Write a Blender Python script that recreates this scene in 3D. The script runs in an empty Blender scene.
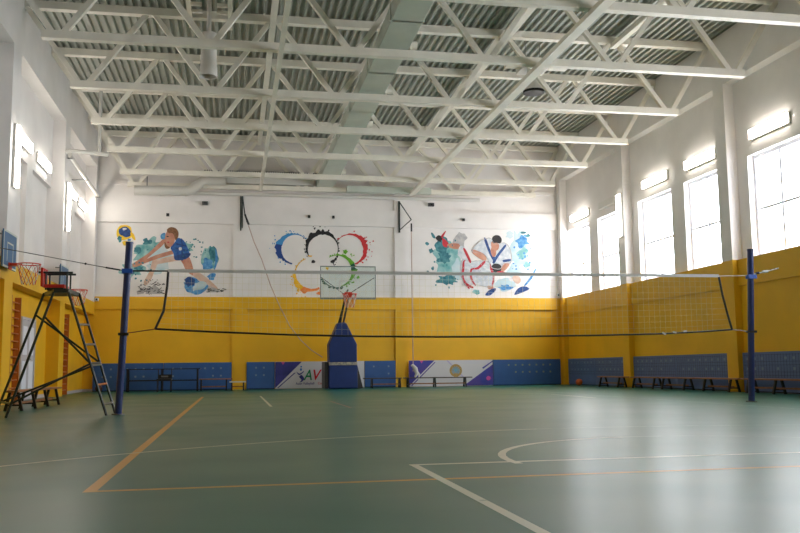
import bpy, bmesh, math, random
from mathutils import Vector, Matrix
R = math.radians
sc = bpy.context.scene
COL = sc.collection

# ------------------------------------------------------------------ materials
def lin(c):
    return tuple((v/12.92 if v <= .04045 else ((v+.055)/1.055)**2.4) for v in (x/255 for x in c))
MATS = {}
def mat(name, rgb, rough=.5, metal=0., var=.0, scale=3., bump=0., bscale=40., spec=.5, rgb2=None, emit=None):
    if name in MATS: return MATS[name]
    m = bpy.data.materials.new(name); m.use_nodes = True
    nt = m.node_tree; b = nt.nodes['Principled BSDF']
    c = lin(rgb)
    b.inputs['Base Color'].default_value = (*c, 1)
    b.inputs['Roughness'].default_value = rough
    b.inputs['Metallic'].default_value = metal
    b.inputs['Specular IOR Level'].default_value = spec
    tc = nt.nodes.new('ShaderNodeTexCoord')
    if var > 0 or rgb2:
        n = nt.nodes.new('ShaderNodeTexNoise'); n.inputs['Scale'].default_value = scale; n.inputs['Detail'].default_value = 5
        nt.links.new(tc.outputs['Object'], n.inputs['Vector'])
        r = nt.nodes.new('ShaderNodeValToRGB')
        c2 = lin(rgb2) if rgb2 else tuple(min(1, v*(1+var)) for v in c)
        c1 = c if rgb2 else tuple(v*(1-var) for v in c)
        r.color_ramp.elements[0].position = .35; r.color_ramp.elements[1].position = .65
        r.color_ramp.elements[0].color = (*c1, 1); r.color_ramp.elements[1].color = (*c2, 1)
        nt.links.new(n.outputs['Fac'], r.inputs['Fac']); nt.links.new(r.outputs['Color'], b.inputs['Base Color'])
    if bump > 0:
        n2 = nt.nodes.new('ShaderNodeTexNoise'); n2.inputs['Scale'].default_value = bscale
        nt.links.new(tc.outputs['Object'], n2.inputs['Vector'])
        bp = nt.nodes.new('ShaderNodeBump'); bp.inputs['Strength'].default_value = bump; bp.inputs['Distance'].default_value = .02
        nt.links.new(n2.outputs['Fac'], bp.inputs['Height']); nt.links.new(bp.outputs['Normal'], b.inputs['Normal'])
    if emit:
        b.inputs['Emission Color'].default_value = (*lin(rgb), 1); b.inputs['Emission Strength'].default_value = emit
    MATS[name] = m
    return m

WHITE = mat('white_paint', (236, 231, 229), .6, var=.03, scale=1.5, bump=.05, bscale=8)
YEL = mat('yellow_paint', (234, 178, 20), .5, var=.05, scale=1.2, bump=.05, bscale=8)
BEIGE = mat('truss_paint', (238, 232, 220), .45, var=.05, scale=2)
DUCT = mat('duct_metal', (198, 204, 194), .4, metal=.15, var=.05, scale=2)
PIPE = mat('white_pipe', (214, 210, 204), .4)
PADB = mat('blue_pad_vinyl', (50, 92, 152), .45, var=.06, scale=4)
PADR = mat('greyblue_pad_vinyl', (84, 108, 156), .45, var=.06, scale=4)
POSTB = mat('blue_post_paint', (14, 42, 100), .35)
NAVY = mat('navy_cover', (14, 44, 108), .5, var=.06, scale=5)
BLACK = mat('black_paint', (18, 18, 20), .4)
DGREEN = mat('dark_green_tube', (26, 40, 36), .35)
RED = mat('red_paint', (200, 36, 26), .45)
REDRIM = mat('orange_red_rim', (214, 58, 30), .4)
ORWOOD = mat('orange_wood', (182, 100, 40), .45, var=.12, scale=10)
BENCHW = mat('bench_wood', (142, 92, 52), .45, var=.15, scale=10)
DARKWOOD = mat('dark_plank', (70, 60, 54), .5, var=.15, scale=10)
BOARDB = mat('blue_board', (58, 104, 146), .4)
LINEW = mat('white_line', (205, 208, 198), .35)
DOORM = mat('door_grey', (196, 190, 196), .45)
ROPE = mat('pale_rope', (196, 168, 158), .8)
TAPE = mat('white_tape', (214, 212, 210), .6)
NETM = mat('pale_net_cord', (214, 206, 170), .7)
GREYM = mat('grey_steel', (120, 120, 118), .35, metal=.7)
GALV = mat('galvanised_deck', (170, 172, 164), .5, metal=.25, var=.05, scale=3)
BALL = mat('orange_ball', (196, 92, 30), .5)
BALL2 = mat('brown_ball', (92, 50, 34), .5)
DOT = mat('pale_stud', (116, 140, 166), .4)
DOTY = mat('yellow_stud', (150, 160, 120), .4)
CREAM = mat('cream_strap', (190, 180, 152), .5, rgb2=(120, 120, 130), scale=14)
PVC = mat('window_plastic', (238, 238, 248), .4)
CAMD = mat('dark_device', (60, 58, 60), .4)
LAMP = mat('lamp_diffuser', (255, 248, 236), .4, emit=8)
LAMPOFF = mat('unlit_diffuser', (226, 222, 216), .3)

def glass_mat(name, tint=(1, 1, 1), refl=.05):
    m = bpy.data.materials.new(name); m.use_nodes = True; nt = m.node_tree; nt.nodes.clear()
    o = nt.nodes.new('ShaderNodeOutputMaterial'); t = nt.nodes.new('ShaderNodeBsdfTransparent'); g = nt.nodes.new('ShaderNodeBsdfGlossy')
    t.inputs[0].default_value = (*tint, 1); g.inputs['Roughness'].default_value = .03
    mx = nt.nodes.new('ShaderNodeMixShader'); mx.inputs[0].default_value = refl
    nt.links.new(t.outputs[0], mx.inputs[1]); nt.links.new(g.outputs[0], mx.inputs[2]); nt.links.new(mx.outputs[0], o.inputs[0])
    return m
GLASS = glass_mat('window_glass'); BGLASS = glass_mat('board_glass', (.90, .955, .945), .05)

def floor_mat():
    m = bpy.data.materials.new('green_sports_floor'); m.use_nodes = True; nt = m.node_tree; b = nt.nodes['Principled BSDF']
    tc = nt.nodes.new('ShaderNodeTexCoord')
    n = nt.nodes.new('ShaderNodeTexNoise'); n.inputs['Scale'].default_value = .5; n.inputs['Detail'].default_value = 6
    nt.links.new(tc.outputs['Object'], n.inputs['Vector'])
    r = nt.nodes.new('ShaderNodeValToRGB')
    r.color_ramp.elements[0].position = .3; r.color_ramp.elements[1].position = .7
    r.color_ramp.elements[0].color = (*lin((33, 97, 81)), 1); r.color_ramp.elements[1].color = (*lin((40, 107, 89)), 1)
    nt.links.new(n.outputs['Fac'], r.inputs['Fac']); nt.links.new(r.outputs['Color'], b.inputs['Base Color'])
    n3 = nt.nodes.new('ShaderNodeTexNoise'); n3.inputs['Scale'].default_value = .7; n3.inputs['Detail'].default_value = 2
    nt.links.new(tc.outputs['Object'], n3.inputs['Vector'])
    mr = nt.nodes.new('ShaderNodeMapRange'); mr.inputs['From Min'].default_value = .3; mr.inputs['From Max'].default_value = .7
    mr.inputs['To Min'].default_value = .285; mr.inputs['To Max'].default_value = .34
    nt.links.new(n3.outputs['Fac'], mr.inputs['Value']); nt.links.new(mr.outputs['Result'], b.inputs['Roughness'])
    b.inputs['Specular IOR Level'].default_value = .35
    b.inputs['IOR'].default_value = 1.33
    return m
FLOOR = floor_mat()
def worn(name, rgb, amount):
    m = bpy.data.materials.new(name); m.use_nodes = True; nt = m.node_tree; b = nt.nodes['Principled BSDF']
    tc = nt.nodes.new('ShaderNodeTexCoord'); n = nt.nodes.new('ShaderNodeTexNoise'); n.inputs['Scale'].default_value = 6; n.inputs['Detail'].default_value = 6
    nt.links.new(tc.outputs['Object'], n.inputs['Vector'])
    r = nt.nodes.new('ShaderNodeValToRGB'); r.color_ramp.elements[0].position = amount-.06; r.color_ramp.elements[1].position = amount+.06
    r.color_ramp.elements[0].color = (*lin((39, 108, 86)), 1); r.color_ramp.elements[1].color = (*lin(rgb), 1)
    nt.links.new(n.outputs['Fac'], r.inputs['Fac']); nt.links.new(r.outputs['Color'], b.inputs['Base Color'])
    b.inputs['Roughness'].default_value = .3; b.inputs['Specular IOR Level'].default_value = .3; b.inputs['IOR'].default_value = 1.33
    return m
L_OR = worn('worn_orange_line', (204, 146, 26), .30); L_WH = worn('worn_white_line', (206, 208, 190), .30)
L_FA = worn('faded_white_line', (150, 172, 156), .46)

# ------------------------------------------------------------------ mesh builder
class MB:
    def __init__(s): s.v = []; s.f = []; s.m = []; s.mats = []; s.sm = []
    def mi(s, m):
        if m not in s.mats: s.mats.append(m)
        return s.mats.index(m)
    def add(s, vs, fs, m, smooth=False):
        k = len(s.v); i = s.mi(m); s.v += [tuple(v) for v in vs]
        for f in fs: s.f.append([k+j for j in f]); s.m.append(i); s.sm.append(smooth)
        return s
    def box(s, x0, x1, y0, y1, z0, z1, m):
        v = [(x, y, z) for z in (z0, z1) for y in (y0, y1) for x in (x0, x1)]
        return s.add(v, [(0, 2, 3, 1), (4, 5, 7, 6), (0, 1, 5, 4), (2, 6, 7, 3), (0, 4, 6, 2), (1, 3, 7, 5)], m)
    def bar(s, a, b, w, h, m, up=(0, 0, 1)):
        a = Vector(a); b = Vector(b); d = (b-a).normalized(); up = Vector(up)
        if abs(d.dot(up)) > .99: up = Vector((0, 1, 0))
        x = d.cross(up).normalized(); y = x.cross(d)
        v = [p + x*sx*w/2 + y*sy*h/2 for p in (a, b) for sx, sy in ((-1, -1), (1, -1), (1, 1), (-1, 1))]
        return s.add(v, [(3, 2, 1, 0), (4, 5, 6, 7), (0, 1, 5, 4), (1, 2, 6, 5), (2, 3, 7, 6), (3, 0, 4, 7)], m)
    def tube(s, pts, r, m, n=8, cap=True):
        pts = [Vector(p) for p in pts]; rs = r if isinstance(r, (list, tuple)) else [r]*len(pts)
        rings = []; ref = None
        for i, p in enumerate(pts):
            d = ((pts[min(i+1, len(pts)-1)]-p).normalized() + (p-pts[max(i-1, 0)]).normalized())
            d = d.normalized() if d.length > 1e-6 else Vector((0, 0, 1))
            if ref is None: ref = Vector((0, 0, 1)) if abs(d.z) < .9 else Vector((1, 0, 0))
            x = d.cross(ref).normalized(); y = x.cross(d); ref = y if abs(d.dot(y)) < .9 else ref
            rings.append([p + (x*math.cos(t)+y*math.sin(t))*rs[i] for t in [2*math.pi*k/n for k in range(n)]])
        v = [q for rg in rings for q in rg]; f = []
        for i in range(len(pts)-1):
            for k in range(n): f.append((i*n+k, i*n+(k+1) % n, (i+1)*n+(k+1) % n, (i+1)*n+k))
        s.add(v, f, m, True)
        if cap: s.add(rings[0], [tuple(range(n))[::-1]], m); s.add(rings[-1], [tuple(range(n))], m)
        return s
    def sphere(s, c, r, m, nu=20, nv=12):
        v = []; f = []
        for j in range(nv+1):
            ph = math.pi*j/nv
            for i in range(nu):
                t = 2*math.pi*i/nu; v.append((c[0]+r*math.sin(ph)*math.cos(t), c[1]+r*math.sin(ph)*math.sin(t), c[2]+r*math.cos(ph)))
        for j in range(nv):
            for i in range(nu): f.append((j*nu+i, (j+1)*nu+i, (j+1)*nu+(i+1) % nu, j*nu+(i+1) % nu))
        return s.add(v, f, m, True)
    def prism(s, poly, y0, y1, m):            # polygon in XZ extruded between y0 (front) and y1
        n = len(poly); a = sum(poly[i][0]*poly[(i+1) % n][1]-poly[(i+1) % n][0]*poly[i][1] for i in range(n))
        if a < 0: poly = poly[::-1]
        v = [(p[0], y0, p[1]) for p in poly]+[(p[0], y1, p[1]) for p in poly]
        return s.add(v, [tuple(range(n))]+[tuple(range(n, 2*n))[::-1]]+[(i+n, (i+1) % n+n, (i+1) % n, i) for i in range(n)], m)
    def build(s, name, parent=None, loc=(0, 0, 0), bevel=0):
        me = bpy.data.meshes.new(name); me.from_pydata(s.v, [], s.f)
        for m in s.mats: me.materials.append(m)
        for p, i, q in zip(me.polygons, s.m, s.sm): p.material_index = i; p.use_smooth = q
        bm = bmesh.new(); bm.from_mesh(me)
        big = [f for f in bm.faces if len(f.verts) > 4]
        if big: bmesh.ops.triangulate(bm, faces=big)
        if not any(len(f) > 4 for f in s.f[:0]): pass
        bm.to_mesh(me); bm.free(); me.update()
        o = bpy.data.objects.new(name, me); COL.objects.link(o); o.location = loc
        if parent: o.parent = parent
        if bevel:
            bv = o.modifiers.new('bevel', 'BEVEL'); bv.width = bevel; bv.segments = 2; bv.limit_method = 'ANGLE'
        return o
def tag(o, label, cat, group=None, kind=None):
    if label: o['label'] = label
    if cat: o['category'] = cat
    if group: o['group'] = group
    if kind: o['kind'] = kind
    return o
def empty(name, loc, label, cat, group=None, rz=0):
    o = bpy.data.objects.new(name, None); COL.objects.link(o); o.location = loc; o.rotation_euler = (0, 0, rz); o.empty_display_size = .2
    return tag(o, label, cat, group)
def copy_tree(o, parent=None):
    c = o.copy(); COL.objects.link(c); c.parent = parent
    for ch in list(o.children): copy_tree(ch, c)
    return c
def struct(o): o['kind'] = 'structure'; return o

# ------------------------------------------------------------------ dimensions
YB = 31.39; XL = -4.74; XR = 12.32; XLr = -5.08; YF = -7.0
X0 = -.813; YN = 14.18; XC = X0+4.5
ZW = 3.25; ZD = 9.06
COLR = [(19.62+6*k, 20.1+6*k) for k in range(-4, 2)]
COLL = [(19.4+6*k, 20.1+6*k) for k in range(-4, 2)]

# ------------------------------------------------------------------ shell
f = MB().box(-5.6, 13.0, YF, YB+.4, -.15, 0, FLOOR).build('floor'); struct(f)
def strip(name, pts, w, m, label=None, z=.003):
    b = MB(); vs = []
    for i, p in enumerate(pts):
        a = Vector(pts[max(i-1, 0)]); c = Vector(pts[min(i+1, len(pts)-1)]); d = (c-a).normalized(); n = Vector((-d.y, d.x))
        for sgn in (-1, 1): vs.append((p[0]+n.x*w/2*sgn, p[1]+n.y*w/2*sgn, z))
    b.add(vs, [(2*i, 2*i+1, 2*i+3, 2*i+2) for i in range(len(pts)-1)], m)
    o = b.build(name, f)
    if label: o['label'] = label
    return o
X1 = X0+.035
strip('court_line', [(X1, YN-9.03), (X1, YN+9)], .07, L_OR, 'orange volleyball sideline', .0006)
strip('court_line', [(X0+9, YN-9.03), (X0+9, YN+9)], .05, L_FA, 'faded volleyball sideline', .0006)
strip('court_line', [(X1, YN-9), (X0+5.6, YN-9)], .06, L_OR, 'orange volleyball end line', .0008)
strip('court_line', [(X0+5.6, YN-9), (X0+9, YN-9)], .05, L_FA, 'faded end of volleyball end line', .0008)
strip('court_line', [(XC-2.47, YN-8.2), (XC-2.47, YN-14)], .055, L_WH, 'white lane side line', .001)
strip('court_line', [(XC-2.5, YN-8.2), (XC+1.6, YN-8.2)], .06, L_WH, 'white free throw line', .0011)
strip('court_line', [(XC+1.6, YN-8.2), (XC+3.2, YN-8.2)], .05, L_FA, 'faded end of the free throw line', .0011)
strip('court_line', [(XC+1.76*math.cos(R(t)), YN-8.2+1.76*math.sin(R(t))) for t in range(94, 185, 6)], .06, L_WH, 'white free throw semicircle', .0012)
strip('court_line', [(XC+1.76*math.cos(R(t)), YN-8.2+1.76*math.sin(R(t))) for t in range(4, 95, 6)], .04, L_FA, 'faded half of the free throw semicircle', .0012)
hy = YN-14+1.575
strip('court_line', [(XC+7.28*math.cos(R(t)), hy+7.28*math.sin(R(t))) for t in range(94, 169, 2)], .045, L_WH, 'white three point arc', .0013)
strip('court_line', [(XC+7.28*math.cos(R(t)), hy+7.28*math.sin(R(t))) for t in range(40, 95, 2)], .045, L_FA, 'faded half of the three point arc', .0013)
strip('court_line', [(.67, 16.2), (.67, 23)], .05, L_WH, 'short white line', .0009)
strip('court_line', [(1.98, 15.0), (1.98, 18.4)], .05, worn('worn_red_line', (176, 110, 80), .4), 'short reddish line', .0009)
strip('court_line', [(7.1, 21.9), (7.6, 20.4), (7.45, 17.4)], .06, L_WH, 'faint white line toward the right wall', .0009)

# corrugated roof deck, ribs running along the hall
b = MB(); prof = []; p = .19; x = -5.4; z0 = ZD; z1 = ZD+.075
while x < 12.9:
    prof += [(x, z1), (x+.085, z1), (x+.105, z0), (x+.17, z0)]; x += p
vs = [(x, y, z) for y in (YF, YB+.5) for x, z in prof]; n = len(prof)
b.add(vs, [(i, i+1, n+i+1, n+i) for i in range(n-1)], GALV)
b.box(-5.6, 13.1, YF-.2, YB+.5, z1+.01, z1+.12, GALV)
struct(b.build('ceiling'))

# back wall
b = MB()
b.box(-5.6, 13, YB+.08, YB+.45, 0, ZW, YEL).box(-5.6, 13, YB+.08, YB+.45, ZW, ZD+.1, WHITE)
b.box(-5.2, 12.6, YB, YB+.08, 2.81, ZW, YEL)
for a, c in ((-.07, .42), (5.77, 6.22), (12.08, 12.5)):
    b.box(a, c, YB, YB+.08, 0, 2.81, YEL)
    b.box(a, c, YB, YB+.08, ZW, 5.86, WHITE).box(a, c, YB, YB+.08, 6.48, 7.2, WHITE)
b.box(-5.2, 12.6, YB-.02, YB+.08, 5.86, 6.48, WHITE)
b.box(-5.2, 12.6, YB, YB+.08, 7.2, 7.35, WHITE)
struct(b.build('wall_back'))
# wall behind the viewpoint
struct(MB().box(-5.6, 13, YF-.3, YF, 0, ZW, YEL).box(-5.6, 13, YF-.3, YF, ZW, ZD+.1, WHITE).build('wall_front'))

# right wall, with openings
wins = []
for k in range(-4, 2):
    wins += [(20.4+6*k, 22.3+6*k), (23.05+6*k, 25.17+6*k)]
wins = [w for w in wins if w[0] > YF+.3 and w[1] < YB]
wins.sort()
XO = 12.95; XU = 12.42
b = MB()
b.box(XR, XO, YF, YB+.1, 0, ZW, YEL)
b.box(XU, XO, YF, YB+.1, 5.78, ZD+.1, WHITE)
y = YF
for (a, c) in wins+[(YB+.1, None)]:
    b.box(XU, XO, y, a, ZW, 5.78, WHITE); y = c
b.box(XR-.18, XU, YF, YB, 7.75, ZD, WHITE)
prev = YF
for a, c in COLR+[(YB-.3, YB)]:
    b.box(XR-.18, XR, a, c, 0, ZW, YEL).box(XR-.18, XU, a, c, ZW, 7.75, WHITE)
    b.box(XR-.05, XR, prev, a, 2.6, ZW, YEL)
    prev = c
struct(b.build('wall_right'))
for i, (a, c) in enumerate(wins):
    w = bpy.data.objects.new('window_%d' % (i+1), None); COL.objects.link(w); struct(w); w.location = (12.62, (a+c)/2, ZW)
    hw = (c-a)/2; H = 5.78-ZW; m = (hw*.0)
    fr = MB(); t_ = .085
    fr.box(-.04, .04, -hw, -hw+t_, 0, H, PVC).box(-.04, .04, hw-t_, hw, 0, H, PVC)
    fr.box(-.04, .04, -hw+t_, hw-t_, 0, t_, PVC).box(-.04, .04, -hw+t_, hw-t_, H-t_, H, PVC)
    fr.box(-.035, .035, -.035, .035, t_, H-t_, PVC)
    fr.box(-.035, .035, -hw+t_, -.045, 1.15, 1.21, PVC).box(-.035, .035, .045, hw-t_, 1.15, 1.21, PVC)
    fr.build('window_frame', w)
    MB().box(-.008, .008, -hw+.06, hw-.06, .06, H-.06, GLASS).build('glass_pane', w)
    MB().box(-.17, .0, -hw, hw, -.0, .02, PVC).build('window_sill', w)

ZL = 3.05
# left wall, blind window recesses above, wall bar recesses below
b = MB()
b.box(-5.6, XLr, YF, YB+.1, 0, ZL, YEL)
b.box(-5.6, -5.2, YF, YB+.1, ZL, 5.8, WHITE)
b.box(-5.6, XLr, YF, YB+.1, 5.8, ZD+.1, WHITE)
b.box(XLr, XL, YF, YB, 7.75, ZD, WHITE)
b.box(XLr, XL, YF, YB+.05, 2.62, ZL, YEL)
for a, c in COLL:
    b.box(XLr, XL, a, c, 0, 2.62, YEL).box(-5.2, XL, a, c, ZL, 7.75, WHITE)
b.box(-5.2, XL, YB-.35, YB+.05, ZL, 7.75, WHITE)
for k in range(-4, 2):
    b.box(-5.2, XLr, 22.5+6*k, 23.1+6*k, ZL, 5.8, WHITE)
struct(b.build('wall_left'))
# skirting along the back wall's bare parts
struct(MB().box(-5.08, -4.75, YB+.02, YB+.08, 0, .09, DOORM).build('baseboard_back'))
struct(MB().box(XLr, XLr+.02, 23.95, 25.4, 0, .09, DOORM).box(XLr, XLr+.02, 28.4, YB, 0, .09, DOORM).build('baseboard_left'))

# door in the left recess
d = bpy.data.objects.new('door_1', None); COL.objects.link(d); struct(d); d.location = (XLr, 23.15, 0)
MB().box(0, .05, -.75, -.69, 0, 2.02, DOORM).box(0, .05, .69, .75, 0, 2.02, DOORM).box(0, .05, -.69, .69, 1.96, 2.02, DOORM).build('door_frame', d)
for s_ in (-1, 1):
    lf = MB().box(0, .035, min(.005*s_, .685*s_), max(.005*s_, .685*s_), .01, 1.955, DOORM).box(.035, .042, min(.12*s_, .57*s_), max(.12*s_, .57*s_), 1.1, 1.8, PVC).box(.035, .042, min(.12*s_, .57*s_), max(.12*s_, .57*s_), .2, .95, PVC).build('door_leaf', d)
    MB().tube([(.035, .07*s_, 1.0), (.08, .07*s_, 1.0), (.08, .16*s_, 1.0)], .009, GREYM).build('door_handle', lf)

# ------------------------------------------------------------------ roof trusses
XB = [-3.43, -.55, 2.35, 5.2, 8.1, 10.95]; XT = [-4.85, -1.99, .85, 3.75, 6.55, 9.5, 12.35]
tr = empty('roof_truss', (0, 14.28, 7.08), '', 'roof truss', 'white steel roof trusses')
MB().box(-3.72, 11.2, -.08, .08, 0, .16, BEIGE).build('bottom_chord', tr)
MB().box(-4.9, 12.28, -.09, .09, 1.8, ZD-7.08, BEIGE).build('top_chord', tr)
for i in range(6):
    for s_ in (0, 1):
        xt = XT[i+s_]; xb = XB[i]; sg = 1 if s_ else -1
        xt = max(-4.8, min(12.2, xt))
        MB().bar((xb+sg*.08, 0, .1), (xt-sg*.08, 0, 1.85), .11, .11, BEIGE, up=(0, 1, 0)).build('diagonal_brace', tr)
TY = [11.3, 14.28, 17.25, 20.25, 23.22, 26.18, 29.12, 31.2]
tl = {11.3: 'white steel roof truss nearest the viewer, before the net and mostly above the picture',
      14.28: 'white steel roof truss directly above the volleyball net',
      17.25: 'white steel roof truss just beyond the net, first one showing both chord ends',
      20.25: 'white steel roof truss crossing at the hanging vent pipe, second beyond the net',
      23.22: 'white steel roof truss third beyond the net, over the first lit wall column',
      26.18: 'white steel roof truss fourth beyond the net, where the left pipe turns up',
      29.12: 'white steel roof truss last but one before the mural wall',
      31.2: 'white steel roof truss tight against the mural wall, just above its pipes'}
for i, y in enumerate(TY):
    o = tr if i == 0 else copy_tree(tr)
    o.location = (0, y, 7.08); o['label'] = tl[y]
# longitudinal ties
def beam(name, a, c, w, h, m, label, cat='beam'):
    o = MB().bar((0, 0, 0), Vector(c)-Vector(a), w, h, m).build(name, loc=a); tag(o, label, cat); return o
beam('roof_tie', (.86, 10, 7.02), (.86, 31.0, 7.03), .1, .08, BEIGE, 'narrow lengthwise tie under the bottom chords, left of the big duct')
beam('roof_tie', (6.36, 10, 7.02), (6.36, 31.0, 7.03), .2, .1, BEIGE, 'broad lengthwise tie under the bottom chords, right of the big duct')
beam('roof_strut', (.82, 10, 8.82), (.82, 31.3, 8.82), .14, .15, BEIGE, 'upper lengthwise strut under the roof deck, left of the big duct')
beam('roof_strut', (6.55, 10, 8.82), (6.55, 31.3, 8.82), .2, .15, BEIGE, 'upper lengthwise strut under the roof deck, right of the big duct')
beam('roof_strut', (9.5, 10, 8.84), (9.5, 20.3, 8.84), .14, .12, BEIGE, 'short upper strut under the roof deck toward the window wall')
# big rectangular duct
du = empty('air_duct', (3.18, 10, 7.24), 'long pale green-grey rectangular air duct running overhead down the hall', 'duct')
MB().box(-.31, .31, 0, 21.2, .0, .34, DUCT).build('duct_body', du, bevel=.01)
for y in [1.3, 4.28, 7.25, 10.25, 13.22, 16.18, 19.12]:
    MB().box(-.335, .335, y+1.4, y+1.45, -.0, .365, DUCT).build('duct_flange', du)
    MB().tube([(.36, y-.04, .12), (.5, y-.04, .12)], .09, BEIGE, 12).box(.34, .38, y-.12, y+.05, 0, .9, BEIGE).build('duct_bracket', du)

# hanging vents
v = empty('vent_pipe', (-.62, 19.0, 7.07), 'white round vent pipe hanging down between the trusses on the left', 'vent')
MB().tube([(0, 0, .22), (0, 0, .98)], .175, PIPE, 24).tube([(0, 0, 0), (0, 0, .22)], .19, PIPE, 24, cap=False).tube([(0, 0, .12), (0, 0, .13)], .18, BLACK, 24).build('pipe_body', v)
MB().tube([(0, 0, .98), (0, 0, 1.99)], .05, PIPE, 16).build('pipe_neck', v)
fr = MB()
for s_ in (-1, 1):
    fr.box(s_*.45-.05, s_*.45+.05, -.6, 1.3, 1.6, 1.7, BEIGE)
    fr.box(-.4, -.165, s_*.2+.15, s_*.2+.21, 1.6, 1.68, BEIGE).box(.165, .4, s_*.2+.15, s_*.2+.21, 1.6, 1.68, BEIGE)
    fr.box(s_*.45-.04, s_*.45+.04, 1.15, 1.23, 1.7, 1.85, BEIGE)
fr.build('support_frame', v)
v = empty('ceiling_fan_vent', (7.5, 20.75, 7.65), 'dark round vent mouth under a white cone hood, right of the duct', 'vent')
MB().tube([(0, 0, 0), (0, 0, .06)], .27, BLACK, 24).build('vent_mouth', v)
MB().tube([(0, 0, .06), (0, 0, .42), (0, 0, .6)], [.3, .16, .16], PIPE, 24, cap=False).build('cone_hood', v)
MB().box(-.35, .35, -.35, .35, .6, .75, PIPE).box(-.75, -.35, -.1, .1, .66, .72, BEIGE).box(.35, .9, -.1, .1, .66, .72, BEIGE).tube([(.3, .3, .7), (.3, .3, 1.41)], .01, GREYM).tube([(-.3, -.3, .7), (-.3, -.3, 1.41)], .01, GREYM).build('vent_housing', v)

# pipes at the back and left walls
pp = empty('ventilation_pipe', (-3.45, 30.9, 6.9), 'thick white ventilation pipe with an upward elbow on the mural wall, left end open', 'pipe')
MB().tube([(0, 0, 0), (1.75, 0, .02), (1.9, 0, .06), (2.3, 0, .4), (2.45, 0, .42), (3.1, 0, .43)], .17, PIPE, 20).build('pipe_body', pp)
MB().tube([(.85, 0, .01), (.9, 0, .01)], .19, PIPE, 20).build('pipe_collar', pp)
MB().tube([(1.7, 0, .02), (1.75, 0, .02)], .19, PIPE, 20).build('pipe_collar', pp)
MB().box(.4, .43, -.02, .02, .16, .5, GREYM).build('pipe_hanger', pp)
o = MB().box(0, 3.1, 0, .25, 0, .3, PIPE).build('rectangular_duct', loc=(-.33, 31.05, 7.28)); tag(o, 'shallow white rectangular duct on the mural wall, ending behind the big duct', 'duct')
o = MB().box(0, 3.1, 0, .28, 0, .22, DUCT).build('rectangular_duct', loc=(3.95, 30.75, 7.02)); tag(o, 'white boxed duct on the mural wall, right of the big duct', 'duct')
o = MB().tube([(0, 0, 0), (10.6, 0, 0)], .07, PIPE, 12).build('heating_pipe', loc=(-1.6, 31.2, 6.92)); tag(o, 'slim white pipe running across the mural wall under the trusses', 'pipe')
tray = empty('cable_tray', (-1.1, 31.0, 7.62), 'perforated grey tray above the ducts on the mural wall', 'tray')
tb = MB().box(0, 5.0, 0, .12, 0, .02, GREYM)
for i in range(62): tb.box(i*.08, i*.08+.035, -.02, 0, 0, .1, BLACK)
tb.build('tray_rail', tray)
pl = empty('heating_pipe', (-4.62, 25.4, 6.82), 'white pipe bracket rising from the left wall into the roof trusses', 'pipe')
MB().tube([(-.1, 0, .0), (0, 0, .06), (.95, .6, .12)], .06, PIPE, 12).build('cross_pipe', pl)
MB().tube([(.72, .5, .12), (.72, .5, 1.98)], .05, PIPE, 12).build('upright_pipe', pl)
o = MB().tube([(0, 0, 0), (0, 5.6, -.12)], .06, PIPE, 12).build('heating_pipe', loc=(-4.66, 25.6, 6.8)); tag(o, 'long white pipe along the left wall toward the mural corner', 'pipe')
for y in (.15, 2.8, 5.3): MB().box(-.42 if 1 < y < 5 else -.08, .07, y-.015, y+.015, -.08-.02*y, -.05-.02*y, GREYM).build('pipe_clip', o)

# ------------------------------------------------------------------ lamps
def lamp(loc, L, axis, side, label, on=True, group='lit wall lamps'):
    # side: +1 faces +X (left wall), -1 faces -X
    o = empty('wall_lamp', loc, label, 'lamp', group)
    d = .06*side
    x0, x1 = sorted((0, d)); e0, e1 = sorted((d, d+.05*side))
    h = .13
    if axis == 'y':
        MB().box(x0, x1, -L/2, L/2, -h, h, PIPE).build('lamp_housing', o)
        MB().box(e0, e1, -L/2+.03, L/2-.03, -h+.02, h-.02, LAMP if on else LAMPOFF).build('lamp_diffuser', o)
    else:
        MB().box(x0, x1, -h, h, -L/2, L/2, PIPE).build('lamp_housing', o)
        MB().box(e0, e1, -h+.02, h-.02, -L/2+.03, L/2-.03, LAMP if on else LAMPOFF).build('lamp_diffuser', o)
    return o
lamp((XU, 18.15, 6.25), 1.55, 'y', -1, 'lit horizontal lamp over the window right of the blue post, nearest on the right wall')
lamp((XU, 21.3, 6.2), 1.55, 'y', -1, 'lit horizontal lamp on the right wall, second from the near end')
lamp((XU, 23.9, 6.2), 1.55, 'y', -1, 'lit horizontal lamp on the right wall, third from the near end')
lamp((XU, 29.75, 6.15), 1.6, 'y', -1, 'lit horizontal lamp on the right wall by the mural corner')
lamp((XU, 27.3, 6.15), 1.3, 'y', -1, 'unlit horizontal lamp on the right wall between two lit ones', False, 'wall lamps')
lamp((XR-.18, 25.8, 5.45), 1.4, 'z', -1, 'lit upright lamp on the right wall column')
lamp((XLr, 21.85, 6.2), 1.5, 'y', 1, 'lit horizontal left wall lamp right of the near upright lamp')
lamp((XLr, 24.1, 6.2), 1.45, 'y', 1, 'lit horizontal left wall lamp just before the second column')
lamp((XLr, 28.1, 6.2), 1.45, 'y', 1, 'lit horizontal left wall lamp just beyond the second column')
lamp((XLr, 30.15, 6.2), 1.3, 'y', 1, 'lit horizontal left wall lamp nearest the mural wall')
lamp((XL, 19.75, 5.33), 1.4, 'z', 1, 'lit upright lamp on the near left wall column')
lamp((XL, 25.75, 5.33), 1.4, 'z', 1, 'lit upright lamp on the second left wall column')

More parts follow.
